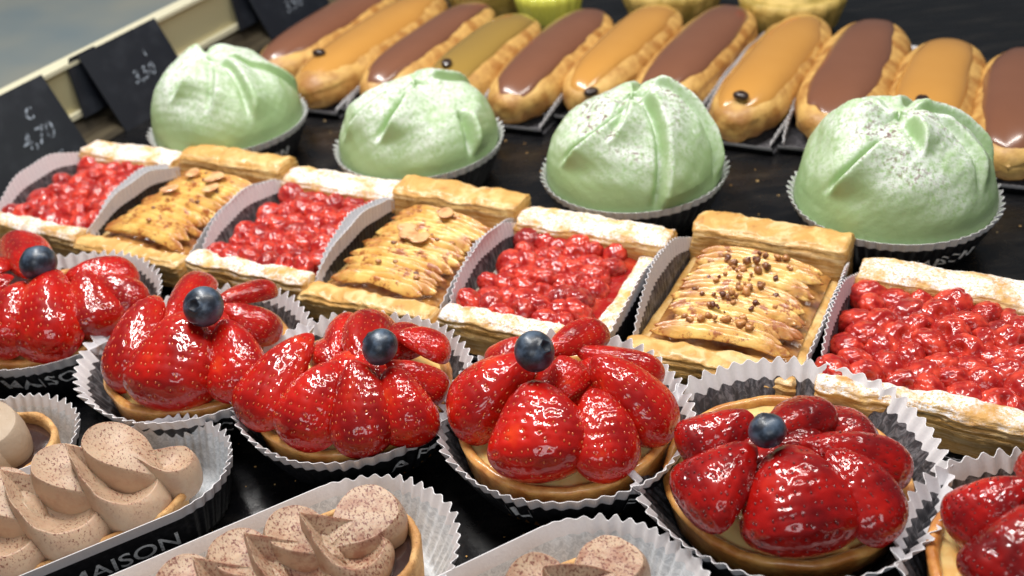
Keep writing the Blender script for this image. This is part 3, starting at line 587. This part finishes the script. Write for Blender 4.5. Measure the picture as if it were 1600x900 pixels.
for X, D, lb, wd, sd in ((-.5450, .416, 'oblong paper case of the farthest left raspberry slice', .0405, 0), (-.4655, .4215, 'oblong paper case of the farthest left apple slice', .0395, 1), (-.3790, .4210, 'oblong paper case of the second raspberry slice from the left', .0405, 2),
        (-.2990, .4220, 'oblong paper case of the middle apple slice with almond flakes', .0395, 3), (-.2110, .4190, 'oblong paper case of the raspberry slice with a bare right side', .0435, 4), (-.1185, .4330, 'oblong paper case of the nut topped apple slice', .0410, 5), (-.0270, .4240, 'oblong paper case of the raspberry slice at the right edge', .0430, 6)):
    slice_case(lb, row(X, D), W=wd, seed=sd, group=G_PC, L=.112, flare=.0035, h=.038)

# ------------------------------------------------------------------ eclairs
def body_fn(L, Wd, Hh):
    def wprof(s): return np.clip(1-np.abs(s)**3.6, 0, 1)**.5
    def ztop(sx, sy):
        s = sx/(L/2); wv = np.maximum(wprof(s), .02); q = np.clip(sy/(Wd*wv), -1, 1); return Hh*.46+Hh*.54*wv**.8*np.sqrt(np.clip(1-np.abs(q)**2.3, 0, 1))
    return wprof, ztop
def eclair(label, Xf, Xb, Df, Db, kind, bean, seed, Wd=.0265, Hh=.034):
    p0, p1 = row(Xf, Df), row(Xb, Db); c = (p0+p1)/2; d = p1-p0; L = d.length; ang = math.atan2(d.y, d.x)
    t = thing('eclair', label, 'eclair', (c.x, c.y, .0012), ang, 'chocolate and coffee eclairs in the back row')
    wp, zt_ = body_fn(L, Wd, Hh); ns, nf = 90, 64; s = -np.cos(np.linspace(0, math.pi, ns))[:, None]; f = np.linspace(0, 2*math.pi, nf, endpoint=False)[None]
    wv = wp(s); Y = Wd*wv*np.cos(f); sn = np.sin(f); Z = Hh*.46+np.where(sn > 0, Hh*.54*wv**.8*np.abs(sn)**.85, -Hh*.46*wv**.5*np.abs(sn)**.6); X = s*L/2+0*f
    P = np.stack([X, Y, Z], -1); nn = np.stack([0*X, np.cos(f)+0*X, sn+0*X], -1); lowr = np.clip(.35-sn, 0, 1)
    crack = np.exp(-((sn-.12)/.10)**2)*np.clip(snoise(P, 40, seed+6), 0, 1)
    P = P+nn*(fbm(P, 55, seed)*.0020*(.35+lowr)-.0034*crack)[..., None]; b = MB(); b.grid(P, flip=True, cap0=True, cap1=True); b.build('choux_body', ['choux'], t)
    nr, nu = 26, 120; rho = np.concatenate([np.linspace(.02, .86, 16), np.linspace(.89, 1, nr-16)])[:, None]; u = np.linspace(0, 2*math.pi, nu, endpoint=False)[None]
    ex = lambda c: np.sign(c)*np.abs(c)**.62
    wob = 1+.035*np.sin(3*u+seed)+.03*np.sin(5*u+seed*2)+.015*np.sin(11*u+seed*3); sx = (L*.468)*rho*np.sign(np.cos(u))*np.abs(np.cos(u))**.85*wob; sy = Wd*(.74+.05*math.sin(seed*2.1))*rho*ex(np.sin(u))*wob*(1-.05*np.sin(u*1+seed))
    zz = zt_(sx, sy)+.0032*np.sqrt(np.clip(1-rho**7, 0, 1))-.0012; P = np.stack([sx, sy, zz], -1); b = MB(); b.grid(P, flip=False, cap0=True); b.build('icing', [kind], t)
    if bean is not None:
        v, f_ = ICO[3]; v = v.copy(); g = np.abs(v[:, 1]+.12*np.sin(v[:, 0]*3)); v[:, 2] -= np.where(v[:, 2] > 0, .35*np.exp(-(g/.13)**2), 0); a = .6+seed
        q = at(*bean, .040); pm = Matrix.Translation(t.location) @ Matrix.Rotation(ang, 4, 'Z'); lq = pm.inverted() @ q; zz = float(zt_(np.array(lq.x), np.array(lq.y)))+.0036
        v = v*np.array([.0057, .0042, .003]); rot = np.array([[math.cos(a), math.sin(a), 0], [-math.sin(a), math.cos(a), 0], [0, 0, 1]]); b = MB(); b.add(v @ rot+np.array([lq.x, lq.y, zz]), f_); b.build('coffee_bean', ['coffee_bean'], t)
    return c, ang, L
CH, CF = 'chocolate_icing', 'coffee_icing'
EL = [
 ('chocolate eclair farthest left, partly behind the first green cake', -.535, -.535, .600, .80, CH, None),
 ('coffee eclair farthest left, with a bean, beside the first green cake', -.478, -.482, .575, .79, CF, (497, 76)),
 ('chocolate eclair between the two leftmost coffee eclairs', -.425, -.425, .585, .775, CH, None),
 ('olive brown coffee eclair behind the second green cake', -.372, -.375, .590, .755, 'olive_icing', (697, 92)),
 ('chocolate eclair with a light streak, right of the second green cake', -.315, -.322, .590, .78, CH, None),
 ('coffee eclair with a bean and bright glints left of the third green cake', -.270, -.268, .615, .80, CF, (922, 112)),
 ('chocolate eclair directly behind the third green cake', -.2165, -.212, .620, .81, CH, None),
 ('coffee eclair with a bean between the third and fourth green cakes', -.163, -.158, .605, .80, CF, (1158, 135)),
 ('broad chocolate eclair left behind the rightmost green cake', -.104, -.108, .610, .80, CH, None),
 ('short coffee eclair directly behind the rightmost green cake', -.048, -.053, .610, .77, CF, (1442, 148)),
 ('chocolate eclair cut by the right edge of the photo', .004, -.003, .595, .765, CH, None)]
for i, (lb, xf, xb, df, db, k, bn) in enumerate(EL):
    df += .016; db += .012
    sh = .016 if i <= 6 else .009
    xf -= .011+sh; xb -= .010+sh; df += .004; db += .004
    c, ang, L = eclair(lb, xf, xb, df, db, k, bn, i, Wd=.0280+.0010*math.sin(i*2.3) if i != 8 else .031)
    slice_case('narrow paper case of the '+lb.split(',')[0].replace(' with a bean and bright glints left of', ' glinting beside').replace('between the third and fourth green cakes', 'right of the third green cake').replace('between the two leftmost coffee eclairs', 'third from the left'), (c.x, c.y, 0), W=.0285 if i != 8 else .0305, L=L*.97, h=.020, flare=.0012, seed=i, low=.006, group='narrow paper cases around the eclairs', rz=ang-math.pi/2)

# ------------------------------------------------------------------ oblong tartlets with piped cream
MA = R(25.2); AV = Vector((math.cos(MA), math.sin(MA), 0)); BV = Vector((-math.sin(MA), math.cos(MA), 0))
def lobe(b, cx, cy, ang, l, wd, h, dip, z0, seed, tilt=.0, slope=-.24):
    """one piped petal: a pointed peak behind, a rounded scooped front; ang = direction the round front faces"""
    nu = 72; th = np.linspace(0, 2*math.pi, nu, endpoint=False)
    ox = -np.cos(th); oy = np.sin(th)*np.abs(np.sin(th/2))**1.1*1.12           # th=0 is the point, at -x
    peak = np.exp(-((1-np.cos(th))/.75)**1.15); sgn = 1 if seed % 2 else -1
    zr = h*(.74+slope*ox+(.22*peak if slope < 0 else -.10*peak)+.08*sgn*np.sin(th)); rows = []
    c0 = np.array([.22, -.12*sgn]); zc = h*.70-dip*1.3 if slope < 0 else h*.78-dip*.3
    for rho in (.03, .10, .18, .27, .36, .45, .54, .63, .72, .80, .87, .93, .97, .99):
        x = c0[0]+(ox-c0[0])*rho; y = c0[1]+(oy-c0[1])*rho; z = zc+(zr-zc)*rho**2.1
        z = z-dip*.22*np.exp(-((y-c0[1]-.10*np.sin(x*3))/.10)**2)*(x < c0[0]+.1)*np.sin(math.pi*rho); rows.append(np.stack([x, y, z], -1))
    rows.append(np.stack([ox*1.0, oy*1.0, zr+.0001], -1)); rows.append(np.stack([ox*1.022, oy*1.03, zr-.0004], -1))
    for k in (.93, .8, .62, .42, .22, .05, -.05):
        s = 1.02+.17*math.sin((1-max(k, 0))**.8*math.pi*.8); rows.append(np.stack([ox*s*(1 if k > 0 else .96), oy*s*(1 if k > 0 else .96), z0*0+k*(zr-.0004)], -1))
    P = np.array(rows); P[..., 0] *= l; P[..., 1] *= wd
    P[..., 0] -= tilt*np.clip(P[..., 2], 0, 1); P[..., 2] += z0
    P = P + .0004*snoise(P, 150, seed)[..., None]
    ca, sa = math.cos(ang), math.sin(ang); X = P[..., 0]*ca-P[..., 1]*sa+cx; Y = P[..., 0]*sa+P[..., 1]*ca+cy
    b.grid(np.stack([X, Y, P[..., 2]], -1), flip=True, cap0=True, cap1=True)
def oblong(label, A, B, seed, creammat, lobes, r=.0240, a=.034, z1=.0235, up=1.):
    ex = .024; A -= ex; a += ex; lobes = [q[:5]+(q[5]*up+(.0215-z1),)+q[6:] for q in lobes]; lobes = [(q[0]+ex,)+q[1:] for q in lobes]+[(q[0]+ex-.093,)+q[1:] for q in lobes if q[0] > .0]
    C = AV*A+BV*B; t = thing('mocha_tartlet', label, 'tartlet', (C.x, C.y, 0), MA, 'oblong tartlets with piped mocha cream')
    pr = [(r-.004, .0022), (r-.0025, .004), (r-.001, .012), (r, z1-.002), (r-.0004, z1), (r-.0015, z1+.0007), (r-.0028, z1+.0002), (r-.0034, z1-.002), (r-.004, z1-.008)]
    b = MB(); b.grid(lathe(pr, 110, seed, .0007, a), cap0=True); b.build('tart_shell', ['sable_pastry'], t)
    pr = [(r-.0030, z1-.0045), (r-.006, z1-.0038), (r*.5, z1-.003), (.002, z1-.003)]
    b = MB(); b.grid(lathe(pr, 80, seed, .0004, a), cap1=True); b.build('ganache', ['ganache'], t)
    b = MB()
    for i, q in enumerate(lobes): lobe(b, q[0], q[1]*(.75 if q[1] < 0 else .9), R(q[2]), q[3]*.93, q[4]*.93, q[5], q[6], z1-.0045, seed+i, *q[7:])
    b.build('piped_cream', [creammat], t); return t
# lobes in tart coordinates (x along the tart, y to its back side): x, y, facing angle, half length, half width, height, dip
L1 = [(.049, -.001, -20, .0130, .0120, .016, .003, .0, -.1), (.036, .008, 125, .0190, .0150, .026, .002, .1, .24), (.030, -.007, -48, .0175, .0165, .0225, .008, .15, -.26), (.014, .008, 125, .0185, .0150, .0255, .002, .1, .22),
      (.004, -.007, -50, .0190, .0175, .0215, .008, .15, -.26), (-.011, .008, 120, .0180, .0150, .0245, .002, .1, .22), (-.020, -.007, -55, .0180, .0165, .0225, .008, .1, -.26), (-.034, .008, 120, .0170, .0145, .023, .003, .1, .2), (-.044, -.006, -60, .017, .015, .021, .007, .1, -.24)]
L2 = [(.043, .006, 20, .0165, .0150, .0205, .001, .0, .06), (.034, -.005, -50, .0155, .0145, .0215, .008, .12, -.26), (.022, .009, 125, .0165, .0140, .0225, .003, .1, .20), (.013, -.006, -52, .0160, .0145, .0225, .008, .12, -.26), (.001, .009, 125, .0165, .0140, .0225, .004, .1, .20),
      (-.007, -.007, -55, .0160, .0145, .0220, .007, .12, -.26), (-.020, .008, 125, .0160, .0140, .022, .004, .1, .2), (-.028, -.007, -58, .0160, .0140, .0220, .007, .1, -.26), (-.044, .0, -100, .016, .014, .020, .005, .1, -.2)]
oblong('mocha tartlet at the left edge with smooth undusted cream', -.0885, .444, 11, 'plain_mocha_cream', [(.031, -.002, 10, .0170, .0160, .028, .003, .0, .05), (.025, .003, -45, .0215, .0190, .044, .012, .2, -.28), (.018, -.004, -60, .018, .016, .026, .006, .1), (0, .004, 90, .018, .015, .026, .005, .1), (-.02, -.004, -70, .018, .015, .024, .005, .1), (-.04, 0, 180, .015, .014, .02, .003, 0)], r=.026)
oblong('mocha tartlet at the lower left, pale cream petals lightly flecked with cocoa', -.0405, .3870, 12, 'mocha_cream', L1, r=.0225, z1=.0165, up=1.0)
oblong('heavily cocoa dusted mocha tartlet in the middle of the front row', .0225, .2925, 13, 'dusted_mocha_cream', L2, r=.0260, a=.037, z1=.0270, up=1.18)
oblong('mocha tartlet at the bottom edge, only its dusted end in view', .0870, .2230, 14, 'dusted_mocha_cream', L2)
G_OC = 'oblong paper cases of the mocha tartlets'
def oc(label, A, B, seed, r1, a, texts=(), h=.025):
    A -= .022; a += .022
    C = AV*A+BV*B; round_case(label, (C.x, C.y, 0), MA, r0=.027, r1=r1, h=h, N=44, amp=.0011, wob=.0008, seed=seed, a=a, band=.22, texts=texts, lining='pale_lining', group=G_OC)
oc('oblong paper case of the tartlet at the left edge', -.0885, .444, 1, .036, .034)
oc('oblong paper case of the lightly flecked tartlet, MAISON along its front', -.0345, .3860, 2, .0335, .038, [('LA  MAISON', .0125, .027, .40)], h=.026)
oc('oblong paper case of the heavily dusted tartlet in the middle', .0225, .2945, 3, .040, .038)
oc('oblong paper case of the tartlet at the bottom edge', .0870, .2230, 4, .040, .038)

rs = random.Random(5); b = MB(); iv, if_ = ICO[1]
for _ in range(420):
    X, D = rs.choice([(rs.uniform(-.6, .05), rs.gauss(.475, .02)), (rs.uniform(-.5, .05), rs.gauss(.245, .03)), (rs.uniform(-.6, .1), rs.gauss(.59, .02)), (rs.uniform(-.5, .0), rs.gauss(.355, .012))])
    q = row(X, D); r_ = rs.uniform(.00025, .0008); b.add(iv*np.array([r_*rs.uniform(.8, 1.8), r_, r_*.6])+np.array([q.x, q.y, r_*.5]), if_)
o = b.build('crumbs', ['puff_pastry']); tag(o, 'tiny pastry crumbs scattered over the black tray', 'crumbs'); o['kind'] = 'stuff'
# ------------------------------------------------------------------ pastries at the far end of the tray
def back_pastry(px, py, r, kind, label, z=.02, seed=0):
    C = at(px, py, z); t = thing('tartlet' if kind != 'lemon' else 'lemon_tartlet', label, 'tartlet', (C.x, C.y, 0), seed)
    pr = [(r*.75, .001), (r*.85, .008), (r*.98, .024), (r, .030), (r*.9, .033), (r*.82, .028)]
    th = np.linspace(0, 2*math.pi, 90, endpoint=False); P = np.array([np.stack([q*(1+.03*np.cos(18*th))*np.cos(th), q*(1+.03*np.cos(18*th))*np.sin(th), 0*th+zz], -1) for q, zz in pr])
    b = MB(); b.grid(P, cap0=True); b.build('fluted_shell', ['lemon' if kind == 'lemon' else 'golden_sponge'], t)
    P = lathe([(r*.9, .026), (r*.7, .034), (r*.4, .040), (.003, .042)], 80, seed, .0012); b = MB(); b.grid(P, cap1=True); b.build('topping', ['lemon' if kind == 'lemon' else 'golden_sponge'], t)
    if kind == 'currant':
        rs = random.Random(seed); iv, if_ = ICO[3]
        for k in range(7):
            b = MB(); b.add(iv*.0060+np.array([rs.gauss(0, .014), rs.gauss(-.012, .012), .041+.006*rs.random()]), if_); b.build('red_currant', ['currant'], t)
back_pastry(762, -16, .040, 'currant', 'blurred golden tartlet with red currants behind the olive coffee eclair', seed=1)
back_pastry(858, 2, .030, 'lemon', 'blurred yellow lemon tartlet at the top edge behind the eclairs', seed=2)
back_pastry(1050, -8, .044, 'plain', 'blurred golden tartlet at the top edge behind the coffee eclair with glints', seed=3)
back_pastry(1238, 8, .042, 'currant', 'blurred golden tartlet with red currants behind the broad chocolate eclair', seed=4)
